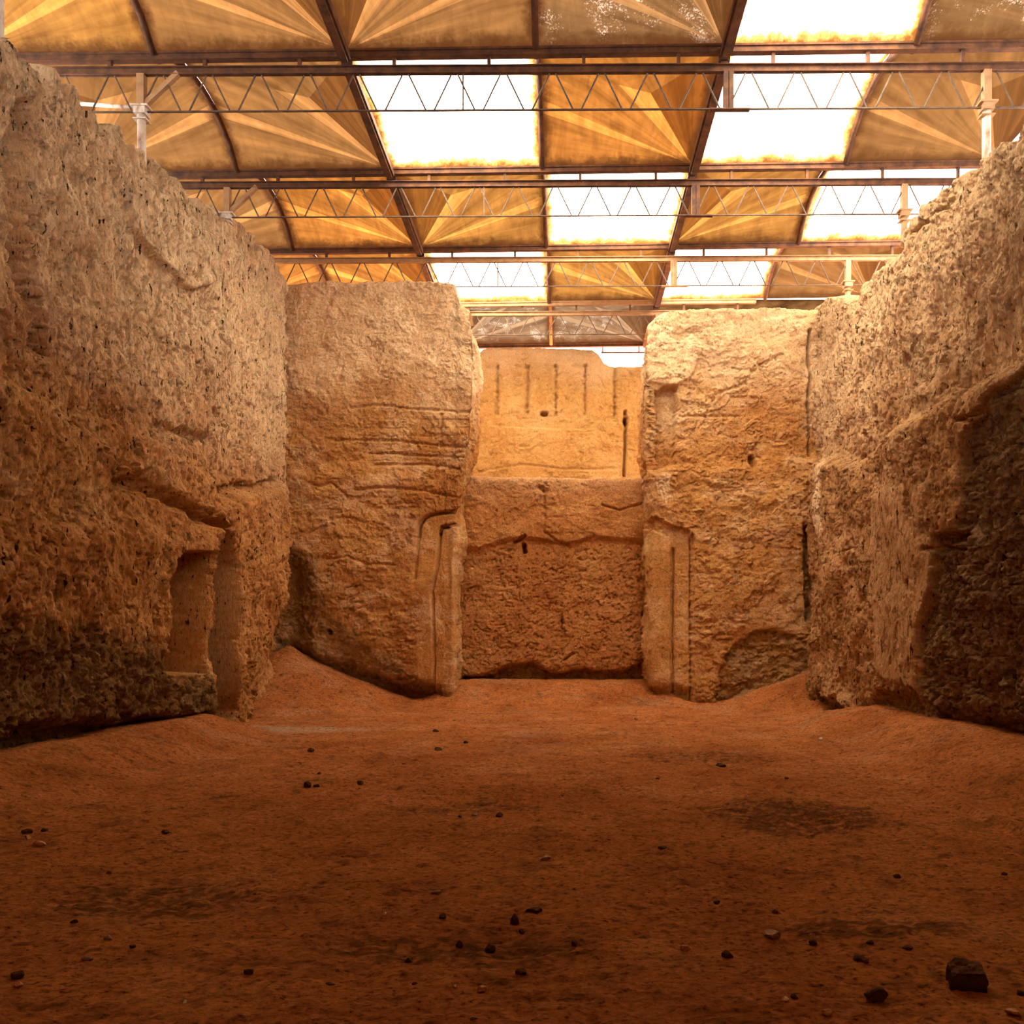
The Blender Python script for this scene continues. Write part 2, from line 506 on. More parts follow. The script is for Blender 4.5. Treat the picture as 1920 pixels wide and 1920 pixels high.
# ---- right wall -------------------------------------------------------------------------------
XR = 5.43
Rw = lambda p: on_side(p, XR)
Ro = lambda p: on_side(p, XR - .25)
r_crest = Rw([(1530, 560), (1590, 562), (1600, 530), (1640, 487), (1672, 478), (1680, 430), (1710, 390), (1760, 345), (1800, 302), (1840, 277), (1876, 266),
              (1892, 240), (1890.5, 214), (1919, 190), (1990, 130), (2100, 60)][::1])
r_crest = sorted(r_crest)
sR = np.concatenate([graded(-1.5, 8.0, .12, .03), graded(8.02, 18.2, .013, .02)])
cR = np.interp(sR, [p[0] for p in r_crest], [p[1] for p in r_crest]) + .05 * fbm(sR * 3, sR * 0 + 5, 4, 12) + .06 * (ss(-.08, .08, fbm(sR * 3, sR * 0 + 3, 3, 18)) - .5)
r_ledge = Ro([(1515, 872), (1560, 868), (1600, 874), (1655, 815), (1705, 790), (1790, 740), (1880, 690), (2300, 430), (2300, 2000), (1515, 1500)])
r_smooth = Ro([(1637, 935), (1660, 912), (1735, 905), (1728, 1000), (1748, 1010), (1742, 1100), (1722, 1180), (1722, 1260), (1735, 1300), (1650, 1265), (1645, 1180), (1636, 1100)])
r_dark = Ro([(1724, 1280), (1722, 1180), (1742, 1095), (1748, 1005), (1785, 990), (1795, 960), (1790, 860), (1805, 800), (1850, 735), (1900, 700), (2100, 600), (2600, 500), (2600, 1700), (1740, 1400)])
r_holes = [(Rw([(1607, 862), (1613, 856)]), .10, .30), (Rw([(1628, 1060), (1630, 1090)]), .09, .40), (Rw([(1627, 1010), (1629, 1030)]), .05, .25),
           (Rw([(1540, 876), (1541, 895)]), .05, .25), (Rw([(1594, 1198), (1598, 1206)]), .05, .2), (Rw([(1669, 1130), (1671, 1150)]), .03, .15),
           (Rw([(1735, 945), (1738, 960)]), .05, .2), (Rw([(1741, 930), (1745, 965)]), .06, .2), (Rw([(1590, 1325), (1604, 1352)]), .22, .7),
           (Rw([(1732, 1280), (1734, 1300)]), .07, .25), (Rw([(1845, 355), (1846, 385)]), .05, .2), (Rw([(1690, 440), (1765, 375)]), .04, .15),
           (Rw([(1800, 1012), (1835, 1005)]), .10, .2), (Rw([(1762, 1028), (1830, 1030)]), .05, .12), (Rw([(1870, 985), (1872, 1010)]), .05, .25),
           (Rw([(1820, 790), (1870, 770)]), .06, .15), (Rw([(1866, 790), (1860, 850)]), .06, .3), (Rw([(1740, 1380), (1772, 1388)]), .12, .35)]
r_white = Rw([(1555, 880), (1560, 985)])
r_bay = Ro([(1580, 1120), (1584, 1290)])
r_base = Ro([(1530, 1290), (1600, 1340), (1650, 1290), (1720, 1300), (1760, 1330), (1920, 1340), (2600, 1500), (2600, 1900), (1530, 1420)])


def d_right(s, z, below):
    w = .10 * fbm(s * 3.2, z * 3.2, 4, 151); e = .05 * fbm(s * 9, z * 9, 3, 153)
    sm = poly_sdf(s, z, r_smooth) + e
    smooth = ss(.03, -.05, sm)
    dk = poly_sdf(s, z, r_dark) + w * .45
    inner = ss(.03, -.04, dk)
    rough = 1 - .62 * smooth
    d = .10 * fbm(s * .45, z * .45, 3, 101) - .03 * np.maximum(z - 3, 0)
    d += rough * (.08 * fbm(s * 1.6, z * 1.2, 5, 104) + .045 * fbm(s * 6, z * 2.2, 5, 121, .62) + .028 * fbm(s * 12, z * 6, 4, 131, .68) + .03 * (flakes(s * 1.5, z * .8, 133, 1.2, .02) - 1.1))
    led = poly_sdf(s, z, r_ledge) + w * .5
    d += .30 * ss(.22, -.12, led)
    d += .03 * smooth
    d -= .13 * inner
    d += inner * (.075 * fbm(s * 4, z * 4.5, 5, 141, .65))
    f1, f2, cid = voronoi(s * 2.2 + .2 * fbm(s * 3, z * 3, 3, 9), z * 5.2, 5)
    d += inner * (.05 * (cid - .5) - .05 * ss(.10, .0, f2 - f1))
    for pts, r, dep in r_holes:
        d -= dep * ss(r, r * .25, seg_dist(s, z, pts) + e * .7)
    d -= .10 * ss(.30, .05, seg_dist(s, z, r_bay) + e)
    d -= rough * (.15 * ss(.32, .46, fbm(s * 7, z * 2.4, 4, 161, .6)) + .05 * cracks(s, z, 171, 3.6, 1.5) + .035 * ss(.36, .55, fbm(s * 13, z * 10, 3, 181)))
    bs = poly_sdf(s, z, r_base) + w
    d -= .20 * ss(.08, -.22, bs) + .06 * fbm(s * 7, z * 7, 4, 191, .65) * ss(.1, -.1, bs)
    # front edge of the thick lower wall beside the pier
    d -= .5 * ss(17.15, 17.55, s + e) * ss(.1, -.1, led) * (z > .8)
    dark = .80 * inner + .40 * ss(.1, -.2, bs) * (1 - inner)  # broken patch: brick stain with its shade put into the colour as well
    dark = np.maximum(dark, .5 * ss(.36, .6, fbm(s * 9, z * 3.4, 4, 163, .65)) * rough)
    pale = .62 * ss(4.2, 7.6, z + .8 * fbm(s * .7, z * .7, 4, 115)) + .8 * ss(.42, .1, seg_dist(s, z, r_white) + .3 * np.abs(perlin(s * 9, z * .9, 6))) + .08 * smooth  # upper wall paled: weathering, boosted to paint the stronger light there
    return d, np.clip(dark, 0, .92), np.clip(pale, 0, 1)


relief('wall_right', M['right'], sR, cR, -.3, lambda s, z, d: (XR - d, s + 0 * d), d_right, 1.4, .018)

# ---- the two gate piers -----------------------------------------------------------------------
YP = 17.6
Pw = lambda p: on_front(p, YP)


def corner_path(edge, sign, Y0, rad=.14):
    """plan line along X at Y0 turning back into depth at X = edge; sign +1: turns at the right end"""
    def place(s, z, d, shift):
        q = (s - edge) * sign + rad                 # distance past the start of the rounding
        a = np.clip(q / rad, 0, math.pi / 2)
        back = np.maximum(q - rad * math.pi / 2, 0)
        lead = np.minimum(q, 0)
        nx, ny = np.sin(a), -np.cos(a)
        X = edge - sign * rad + sign * (lead + rad * np.sin(a) + nx * d) + shift
        Y = Y0 + rad * (1 - np.cos(a)) + back + ny * d
        return X, Y
    return place


EL, ER = (893 - CX) * YP / F, (1200 - CX) * YP / F
sPL = np.concatenate([np.arange(-6.75, EL + .25, .0185), np.arange(EL + .26, EL + 1.75, .05)])
lp_crest = Pw([(540, 527), (590, 521), (625, 519), (660, 524), (720, 521), (760, 520), (800, 521), (835, 524), (853, 529), (861, 558), (872, 570), (884, 578), (891, 596), (900, 600)])
cPL = np.interp(sPL, [p[0] for p in lp_crest], [p[1] for p in lp_crest]) + .03 * fbm(sPL * 4, sPL * 0, 4, 13)
lp_edge = [(p[1], p[0] - EL) for p in Pw([(891, 596), (895, 640), (893, 760), (888, 830), (878, 868), (866, 900), (862, 960), (868, 1010), (862, 1030), (855, 1050), (855, 1250), (846, 1320), (846, 1400)])]
lp_edge = sorted(lp_edge)
lp_jamb1 = Pw([(780, 1000), (800, 962), (862, 952), (862, 1420), (838, 1420), (834, 1300), (824, 1080), (790, 1090)])
lp_jamb1 = Pw([(778, 1010), (788, 972), (806, 960), (900, 955), (900, 1240), (838, 1240), (826, 1180), (806, 1090), (776, 1085)])
lp_jamb2 = Pw([(822, 1000), (826, 986), (846, 982), (900, 982), (900, 1420), (812, 1420), (814, 1240), (806, 1110), (816, 1060)])
lp_rabbet = [(Pw([(784, 1006), (786, 985), (796, 970), (815, 962), (862, 957)]), .16), (Pw([(783, 1010), (776, 1085)]), .06),
             (Pw([(823, 1000), (826, 988), (848, 983), (870, 985)]), .20), (Pw([(823, 1000), (818, 1060), (808, 1110)]), .10), (Pw([(810, 1115), (814, 1240), (812, 1320)]), .07)]
lp_erode = Pw([(500, 1020), (565, 1030), (592, 1065), (620, 1150), (655, 1180), (705, 1215), (745, 1245), (790, 1268), (818, 1290), (850, 1300), (860, 1430), (500, 1430)])
lp_foot = Pw([(500, 1190), (620, 1230), (700, 1255), (760, 1275), (850, 1285), (880, 1440), (500, 1440)])
lp_lines = [Pw([(655, 762), (700, 756), (760, 762), (886, 770)]), Pw([(625, 825), (700, 822), (760, 826), (885, 838)]), Pw([(690, 848), (760, 850), (870, 856)]),
            Pw([(700, 870), (800, 868), (860, 878)]), Pw([(665, 918), (730, 914), (790, 920), (855, 932)]), Pw([(612, 1048), (650, 1044), (690, 1058), (735, 1058)]),
            Pw([(826, 775), (824, 835)]), Pw([(578, 905), (600, 912), (620, 905), (650, 930)])]
lp_hole = Pw([(614, 1184), (615, 1186)])
lp_fan = Pw([(600, 1278), (640, 1290), (680, 1305), (735, 1325), (790, 1325), (838, 1340)])


def rows_of(z, f, jig):
    q = np.abs(((z * f + jig) % 1) - .5) * 2
    return ss(.86, 1, q)


def d_pier(seed):
    def base(s, z):
        w = .08 * fbm(s * 3.2, z * 3.2, 4, seed); e = .04 * fbm(s * 9, z * 9, 3, seed + 3)
        d = .07 * fbm(s * .5, z * .5, 3, seed + 6) + .03 * fbm(s * 1.8, z * 1.8, 5, seed + 9)
        d += .030 * (flakes(s, z, seed + 20, .75, .012) - 1.1) + .012 * (flakes(s, z, seed + 24, 2.1, .03) - 1.1) + .013 * fbm(s * 8, z * 9, 5, seed + 30, .68)
        d -= .045 * cracks(s, z, seed + 60, 1.8, 2.4, .03) + .03 * cracks(s, z, seed + 66, 4., 4., .04)
        return d, w, e
    return base


bL = d_pier(201); bR = d_pier(301)


def lp_shift(s, z):
    return np.interp(z, [p[0] for p in lp_edge], [p[1] for p in lp_edge]) * ss(EL - 1.1, EL - .1, s)


def d_lp(s, z, below):
    sx = s + lp_shift(s, z) * (s < EL + .1)
    d, w, e = bL(s, z)
    d += .10 * ss(4.9, 5.35, z + w * .8) * 0 - .10 * ss(5.0, 5.5, z + w)        # upper face set a little back above the ledge
    jm = ss(.10, -.05, poly_sdf(sx, z, Pw([(776, 960), (900, 955), (900, 1420), (800, 1420)])))
    d = d * (1 - .65 * jm)
    for p in lp_lines:
        d -= .045 * ss(.05, .01, seg_dist(sx, z, p) + e * .5)
    band = ss(5.2, 5.5, z) * ss(6.6, 6.2, z) * ss(-4.9, -4.4, s)
    d -= .022 * band * rows_of(z, 5.5, .25 * fbm(s * .8, z * 0, 2, 7))
    zf = .35 + .65 * ss(Pw([(0, 1140)])[0][1], Pw([(0, 1030)])[0][1], z)
    d -= .08 * zf * ss(.10, -.10, poly_sdf(sx, z, lp_jamb1))
    d -= .09 * zf * ss(.05, -.07, poly_sdf(sx, z, lp_jamb2)) * ss(Pw([(850, 0)])[0][0], Pw([(838, 0)])[0][0], sx)
    for p, k in lp_rabbet:
        d -= k * ss(.055, .012, seg_dist(sx, z, p) + e * .25)
    td = poly_sdf(sx, z, lp_erode) + w
    d -= .10 * ss(.02, -.5, td)
    ft = poly_sdf(sx, z, lp_foot) + w
    d -= .24 * ss(.06, -.35, ft) * ss(EL + .0, EL - .8, s)
    d += .035 * fbm(s * 7, z * 7, 4, 222, .65) * ss(.05, -.2, ft)
    d -= .25 * ss(.07, .02, seg_dist(sx, z, lp_hole))
    d -= .30 * ss(-5.5, -6.1, s + e * 2) * ss(3.5, 2.7, z + w)
    dark = .42 * ss(.06, -.10, td) + .38 * ss(.05, -.25, ft)  # darker inside the eroded low corner and along the foot
    pale = .8 * ss(5.8, 8.6, z + .9 * fbm(s * .6, z * .6, 4, 215)) + .8 * ss(.16, .03, seg_dist(sx, z, Pw([(846, 580), (848, 625)])) + .10 * fbm(s * 24, z * 4, 3, 8))  # pier top paled by weathering plus painted-in light
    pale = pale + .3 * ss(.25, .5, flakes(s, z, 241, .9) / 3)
    return d, np.clip(dark, 0, .85), np.clip(pale, 0, 1)


_pl = corner_path(EL, 1, YP)
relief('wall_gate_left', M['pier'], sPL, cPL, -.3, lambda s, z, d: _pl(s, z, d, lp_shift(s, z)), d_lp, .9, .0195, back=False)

sPR = np.concatenate([np.arange(ER - 1.75, ER - .26, .05), np.arange(ER - .25, 5.95, .0185)])
rp_crest = sorted(Pw([(1150, 640), (1199, 640), (1203, 622), (1212, 604), (1226, 588), (1244, 579), (1290, 573), (1380, 572), (1460, 569), (1500, 572), (1535, 574), (1560, 572), (1590, 565)]))
cPR = np.interp(sPR, [p[0] for p in rp_crest], [p[1] for p in rp_crest]) + .03 * fbm(sPR * 4, sPR * 0 + 9, 4, 14)
rp_edge = sorted((p[1], p[0] - ER) for p in Pw([(1204, 622), (1199, 660), (1196, 760), (1198, 860), (1206, 880), (1214, 930), (1218, 1000), (1213, 1040), (1214, 1250), (1218, 1330), (1218, 1400)]))
rp_niche = Pw([(1206, 722), (1235, 728), (1250, 718), (1271, 720), (1270, 780), (1266, 868), (1240, 878), (1190, 880), (1190, 720)])
rp_j1 = Pw([(1180, 975), (1230, 968), (1262, 985), (1290, 992), (1297, 1010), (1297, 1100), (1298, 1300), (1300, 1440), (1180, 1440)])
rp_j2 = Pw([(1180, 1000), (1222, 992), (1258, 1008), (1263, 1030), (1263, 1320), (1250, 1440), (1180, 1440)])
rp_groove = [Pw([(1262, 1030), (1261, 1200), (1262, 1330)]), Pw([(1298, 1005), (1298, 1150), (1299, 1290), (1300, 1330)])]
rp_er = Pw([(1342, 1300), (1345, 1262), (1358, 1228), (1390, 1195), (1420, 1178), (1460, 1180), (1510, 1196), (1535, 1240), (1560, 1420), (1330, 1420)])
rp_crack = Pw([(1522, 615), (1520, 660), (1524, 700), (1520, 745), (1523, 800), (1521, 850)])
rp_slot = Pw([(1506, 985), (1526, 980), (1528, 1100), (1522, 1165), (1512, 1165), (1508, 1100)])
rp_plas = Pw([(1272, 640), (1300, 618), (1318, 640), (1305, 690), (1270, 720), (1215, 712), (1212, 640), (1230, 600), (1262, 610)])
rp_diag = Pw([(1325, 775), (1345, 735), (1400, 715), (1425, 680), (1470, 660)])
rp_ledge = Pw([(1240, 888), (1330, 878), (1420, 872), (1500, 860), (1560, 850)])
rp_hole = Pw([(1413, 856), (1415, 868)])


def rp_shift(s, z):
    return np.interp(z, [p[0] for p in rp_edge], [p[1] for p in rp_edge]) * ss(ER + 1.1, ER + .1, s)


def d_rp(s, z, below):
    sx = s + rp_shift(s, z) * (s > ER - .1)
    d, w, e = bR(s, z)
    led = np.interp(sx, [p[0] for p in rp_ledge], [p[1] for p in rp_ledge])
    d -= .16 * ss(-.15, .25, z - led + w)
    d += .05 * ss(.02, -.02, poly_sdf(sx, z, rp_plas) + w * .6)
    d -= .22 * ss(.03, -.04, poly_sdf(sx, z, rp_niche) + e * .8)
    d = d * (1 - .6 * ss(.06, -.05, poly_sdf(sx, z, rp_j1)))
    dg = seg_dist(sx, z, rp_diag)
    d -= .05 * ss(.06, .01, dg + e)
    d -= .15 * ss(.02, -.02, poly_sdf(sx, z, rp_j1) + e * .5)
    d += .10 * ss(.02, -.02, poly_sdf(sx, z, rp_j2) + e * .4)
    for g in rp_groove:
        d -= .12 * ss(.06, .02, seg_dist(sx, z, g) + e * .4)
    er = poly_sdf(sx, z, rp_er) + w * .7
    d -= .11 * ss(.01, -.10, er)
    d += .06 * fbm(s * 4, z * 6, 5, 322, .65) * ss(0, -.1, er)
    d -= .22 * ss(.05, .01, seg_dist(sx, z, rp_crack) + e * .5)
    d -= .30 * ss(.02, -.04, poly_sdf(sx, z, rp_slot) + e * .3)
    d -= .2 * ss(.10, .03, seg_dist(sx, z, rp_hole))
    d -= .04 * ss(.05, .01, seg_dist(sx, z, Pw([(1278, 776), (1390, 777)])) + e * .4)
    rgh = ss(3.6, 4.0, z + w) * ss(5.2, 4.8, z + w)
    d += .035 * rgh * fbm(s * 3, z * 5, 5, 333, .62)
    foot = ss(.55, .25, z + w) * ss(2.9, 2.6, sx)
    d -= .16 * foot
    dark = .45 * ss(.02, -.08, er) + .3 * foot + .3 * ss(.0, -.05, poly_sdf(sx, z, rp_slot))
    pale = .8 * ss(5.8, 8.6, z + .9 * fbm(s * .6, z * .6, 4, 315)) + .45 * ss(.02, -.02, poly_sdf(sx, z, rp_plas) + w * .6)  # height paling mixes weathering with light painted onto the pier top
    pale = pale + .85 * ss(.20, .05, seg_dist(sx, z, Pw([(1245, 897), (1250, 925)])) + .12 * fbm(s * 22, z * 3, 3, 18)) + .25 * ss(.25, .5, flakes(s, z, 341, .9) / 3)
    return d, np.clip(dark, 0, .85), np.clip(pale, 0, 1)


_pr = corner_path(ER, -1, YP)
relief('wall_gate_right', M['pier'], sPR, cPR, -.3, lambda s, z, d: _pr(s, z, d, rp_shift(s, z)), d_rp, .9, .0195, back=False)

# ---- blocking wall in the gate, and the tall wall beyond it -----------------------------------
YB = 18.65
Bw = lambda p: on_front(p, YB)
sB = np.arange(-3.2, 2.7, .0205)
bl_crest = Bw([(820, 897), (860, 896), (882, 892), (940, 896), (1010, 896), (1100, 898), (1205, 897), (1300, 897)])
cB = np.interp(sB, [p[0] for p in bl_crest], [p[1] for p in bl_crest]) + .025 * fbm(sB * 4, sB * 0, 4, 15)
b_over = Bw([(850, 1028), (900, 1030), (935, 1016), (985, 1008), (1020, 1012), (1070, 1022), (1110, 1005), (1160, 1012), (1215, 1014)])
b_foot = Bw([(830, 1262), (875, 1268), (920, 1262), (950, 1245), (1000, 1240), (1040, 1262), (1090, 1250), (1150, 1258), (1215, 1235), (1230, 1400), (830, 1400)])
b_crk = [Bw([(1018, 920), (1022, 960), (1020, 1000)]), Bw([(1128, 948), (1160, 958), (1205, 945)]), Bw([(1022, 1000), (1045, 1015), (1062, 1022)])]
b_hole = [(Bw([(982, 1022), (984, 1034)]), .07, .3), (Bw([(965, 1018), (985, 1005)]), .05, .2), (Bw([(1012, 915), (1022, 922)]), .08, .12),
          (Bw([(1052, 1164), (1055, 1168)]), .035, .15), (Bw([(1058, 1238), (1075, 1225)]), .05, .12), (Bw([(1208, 1150), (1210, 1200)]), .06, .25)]


def d_block(s, z, below):
    w = .08 * fbm(s * 3.2, z * 3.2, 4, 401); e = .04 * fbm(s * 9, z * 9, 3, 403)
    d = .05 * fbm(s * .6, z * .6, 3, 404) + .022 * fbm(s * 2, z * 2, 5, 405) + .02 * (flakes(s, z, 421, 1.0) - 1.1) + .017 * fbm(s * 8, z * 8, 5, 431, .65)
    ov = z - np.interp(s, [p[0] for p in b_over], [p[1] for p in b_over]) + w * .5
    d += .11 * ss(-.06, .06, ov)
    for p in b_crk:
        d -= .06 * ss(.04, .01, seg_dist(s, z, p) + e * .6)
    for p, r, k in b_hole:
        d -= k * ss(r, r * .3, seg_dist(s, z, p) + e * .5)
    lower = ss(.0, -.3, ov)
    d -= lower * (.04 * ss(.34, .55, fbm(s * 5, z * 5, 4, 461, .6)) + .03 * ss(.3, .5, fbm(s * 14, z * 14, 3, 471)))
    d -= .045 * cracks(s, z, 481, 2.2, 2.4, .035) + lower * .04 * cracks(s, z, 486, 4.5, 4.5, .06)
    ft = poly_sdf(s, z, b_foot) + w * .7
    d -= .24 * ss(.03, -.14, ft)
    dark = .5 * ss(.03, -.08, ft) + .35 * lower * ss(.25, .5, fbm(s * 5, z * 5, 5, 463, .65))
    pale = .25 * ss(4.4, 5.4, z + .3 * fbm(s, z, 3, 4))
    return d, np.clip(dark, 0, .85), np.clip(pale, 0, 1)


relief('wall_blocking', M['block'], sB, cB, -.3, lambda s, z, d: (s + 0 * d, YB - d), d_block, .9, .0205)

YF = 22.6
Fw = lambda p: on_front(p, YF)
sF = np.arange(-6.5, 6.0, .03)
f_crest = Fw([(600, 662), (896, 660), (905, 652), (930, 649), (980, 648), (1060, 650), (1112, 654), (1122, 662), (1132, 678), (1145, 684), (1200, 685), (1440, 690)])
cF = np.interp(sF, [p[0] for p in f_crest], [p[1] for p in f_crest]) + .02 * fbm(sF * 3, sF * 0, 4, 16)
f_slots = [Fw([(x + 8, 684), (x + 8, 700), (x + 7, 775)]) for x in (925, 982, 1035, 1090, 1145)]
f_caps = [Fw([(x - 14, 684), (x + 8, 684)]) for x in (925, 982, 1035, 1090)]
f_ledge = Fw([(890, 796), (960, 800), (1100, 806), (1118, 790), (1135, 792)])


def d_far(s, z, below):
    w = .08 * fbm(s * 3, z * 3, 4, 501); e = .04 * fbm(s * 8, z * 8, 3, 503)
    d = .05 * fbm(s * .6, z * .6, 3, 504) + .02 * fbm(s * 2, z * 2, 5, 505) + .03 * (flakes(s, z, 521, .9) - 1.1) + .012 * fbm(s * 8, z * 8, 4, 531, .65)
    for p in f_slots:
        d -= .09 * ss(.08, .01, seg_dist(s, z, p) + e * 1.2)
    for p in f_caps:
        d -= .06 * ss(.06, .02, seg_dist(s, z, p) + e * .8)
    dl = np.interp(s, [p[0] for p in f_ledge], [p[1] for p in f_ledge])
    d -= .07 * ss(-.03, .03, z - dl)
    rgh = ss(H + (CY - 775) * YF / F, H + (CY - 700) * YF / F, z) * ss(9.2, 8.9, z)
    d += .09 * rgh * fbm(s * 2.5, z * 4, 5, 541, .65)
    d -= .2 * ss(.06, .02, seg_dist(s, z, Fw([(1172, 770), (1173, 800), (1170, 890)])) + e * .4)
    d -= .3 * ss(.08, .02, seg_dist(s, z, Fw([(1016, 774), (1024, 774)])))
    d -= .3 * ss(.10, .03, seg_dist(s, z, Fw([(1173, 785), (1173, 792)])))
    d -= .04 * ss(.05, .01, seg_dist(s, z, Fw([(900, 885), (980, 870), (1060, 880), (1150, 878)])) + e)
    dark = .15 * ss(.07, .02, np.minimum.reduce([seg_dist(s, z, p) for p in f_slots]) + e * .5)
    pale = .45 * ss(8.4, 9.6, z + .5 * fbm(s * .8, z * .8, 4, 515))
    return d, np.clip(dark, 0, .8), np.clip(pale, 0, 1)


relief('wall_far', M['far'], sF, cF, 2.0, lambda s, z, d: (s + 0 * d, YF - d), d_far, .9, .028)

# the wall behind the camera closes the hall
sK = np.arange(-7.5, 7.0, .12)
relief('wall_near', M['left'], sK, np.full_like(sK, 10.25) + .1 * fbm(sK, sK * 0, 3, 4), -.3, lambda s, z, d: (s + 0 * d, -1.4 + d),
       lambda s, z, b: (.1 * fbm(s * .6, z * .6, 5, 5), 0 * s, 0 * s), 1.0, .12)


# ---------------------------------------------------------------- floor
def floor_z(x, y, fine=True):
    x = np.asarray(x, float); y = np.asarray(y, float)
    z = .035 * fbm(x * .35, y * .35, 3, 601) + .02 * fbm(x * 1.3, y * 1.3, 4, 611)
    if fine:
        z = z + .022 * fbm(x * 4.5, y * 5.5, 4, 621, .64) + .010 * fbm(x * 15, y * 17, 3, 631, .65)
    n = .25 * fbm(x * .8, y * .8, 3, 641)
    z = z + .36 * ss(-4.4, -5.9, x + n * .8) * ss(13.6, 12.6, y) * (1 - .25 * ss(5, 2, y))
    z = z + .42 * ss(3.75, 5.4, x + n * .8) * ss(16.5, 13.5, y)
    # sand piled in the two far corners and against the blocking wall
    r1 = np.hypot((x + 6.2) * .95, (y - 17.9) * 1.25)
    z = z + 1.25 * np.clip(1 - (r1 + n * .5) / 3.0, 0, 1) ** 1.4 * ss(15.4, 16.4, y + n)
    r2 = np.hypot((x - 5.7) * 1.0, (y - 18.0) * 1.1)
    z = z + .95 * np.clip(1 - (r2 + n * .4) / 2.5, 0, 1) ** 1.3
    z = z + .46 * ss(17.1, 18.6, y + n * .4) * ss(3.2, 2.4, np.abs(x + .3))
    z = z + .10 * ss(16.6, 17.6, y + n)
    # worn hollows and trodden heaps on the open floor
    for px, py, rx, ry, hgt in ((835, 1500, 1.0, .5, -.07), (870, 1478, .8, .25, .05), (1120, 1478, .8, .4, -.04), (1500, 1535, .6, .5, -.06), (1460, 1510, .4, .3, .05),
                                (290, 1680, .55, .3, -.045), (960, 1770, .3, .25, -.035), (1650, 1735, .35, .12, .025), (760, 1770, .4, .15, -.02), (1330, 1418, .6, .3, .04)):
        yy = F * H / (py - CY); xx = (px - CX) * yy / F
        q = ((x - xx) / rx) ** 2 + ((y - yy) / ry) ** 2
        z = z + hgt * np.exp(-q) * (1 + .6 * fbm(x * 6, y * 6, 3, 651))
    # the sand lip low on the right-hand bank
    lip = seg_dist(x, y, [(3.62, 8.0), (3.45, 7.0), (3.65, 6.2), (3.9, 5.4)])
    side = (x - 3.6)
    z = z + .07 * np.exp(-(lip / .28) ** 2) * ss(-.05, .05, side)
    return z


ys = [-1.6]
while ys[-1] < 19.6:
    yv = ys[-1]
    ys.append(yv + (.1 if yv < 2.4 else .0035 * yv if yv < 8 else .028))
ys = np.array(ys); xs = np.arange(-7.7, 7.0, .0235)
XX, YY = np.meshgrid(xs, ys)
ZZ = floor_z(XX, YY)
w = fbm(XX * 1.1, YY * 1.1, 4, 661)
drk = .35 * ss(.15, .5, fbm(XX * 2.2, YY * 3.2, 5, 671, .62)) + .55 * ss(.22, .5, fbm(XX * 6, YY * 10, 4, 681, .65)) + .35 * ss(.25, .5, fbm(XX * 17, YY * 24, 3, 683, .65))
for px, py, rx, ry, k in ((1500, 1535, .8, .6, .7), (300, 1680, .7, .32, .7), (960, 1775, .45, .3, .4), (1640, 1738, .5, .12, .8), (860, 1508, .7, .4, .35), (760, 1775, .5, .18, .45), (1320, 1420, 1.1, .5, .3)):
    yy = F * H / (py - CY); xx = (px - CX) * yy / F
    q = ((XX - xx) / rx) ** 2 + ((YY - yy) / ry) ** 2
    drk = drk + 1.7 * k * ss(1.4, .3, q + .8 * fbm(XX * 2, YY * 3, 3, 691, .65)) * ss(-.3, .15, fbm(XX * 9, YY * 15, 4, 693, .7))
pal = .75 * ss(1., .2, ((XX + 4.9) / 1.7) ** 2 + ((YY - 13.5) / .75) ** 2 + .5 * w) + .30 * ss(-.05, .6, fbm(XX * .8, YY * 1.6, 5, 695)) * ss(8, 13, YY)  # pale patch paints light falling out of the slot; far floor lightened too
fl = np_mesh('floor', np.stack([XX, YY, ZZ], -1).reshape(-1, 3), grid_quads(len(ys), len(xs)), True, {'dark': np.clip(drk, 0, .85), 'pale': np.clip(pal, 0, 1)})
tag(link('floor', fl, M['floor']), kind='structure')
# ground beyond the gate, outside the walls
gx, gy = np.meshgrid(np.linspace(-40, 40, 41), np.linspace(19.7, 70, 41))
gm = np_mesh('ground', np.stack([gx, gy, 1.9 + .2 * fbm(gx * .1, gy * .1, 3, 5)], -1).reshape(-1, 3), grid_quads(41, 41), True, {'dark': 0 * gx, 'pale': 0 * gx + .3})
tag(link('ground_outside', gm, M['floor']), kind='structure')


def floor_point(px, py):
    Y = F * H / (py - CY)
    for _ in range(12):
        X = (px - CX) * Y / F
        z = float(floor_z(X, Y))
        Y = F * (H - z) / (py - CY)
    X = (px - CX) * Y / F
    return X, Y, float(floor_z(X, Y))


# ---------------------------------------------------------------- loose stones
def stone_mesh(seed, w, dp, h, sharp=1.0, sub=3):
    import bmesh
    r = np.random.RandomState(seed)
    bm = bmesh.new(); bmesh.ops.create_icosphere(bm, subdivisions=sub, radius=1)
    planes = [(r.randn(3), r.uniform(.55, .9)) for _ in range(9)]
    planes = [(p / np.linalg.norm(p), k) for p, k in planes]
    if sub == 4:
        w, dp, h = w * 1.25, dp * 1.2, h * 1.3
        planes = [(np.array(a) + r.randn(3) * .09, r.uniform(.60, .72)) for a in ((1, 0, 0), (-1, 0, 0), (0, 1, 0), (0, -1, 0), (0, 0, 1))] + planes[:3]
        planes = [(p / np.linalg.norm(p), k) for p, k in planes]
    planes.append((np.array((0, 0, -1.)), .45))
    for v in bm.verts:
        p = np.array(v.co)
        for n, k in planes:
            q = p @ n
            if q > k:
                p = p - n * (q - k) * sharp
        p = p * (1 + .06 * math.sin(p[0] * 5 + seed) * math.cos(p[1] * 6 + p[2] * 4)) + r.randn(3) * .018
        v.co = (p[0] * w / 2, p[1] * dp / 2, p[2] * h / 2)
    me = bpy.data.meshes.new('stone'); bm.to_mesh(me); bm.free()
    return me


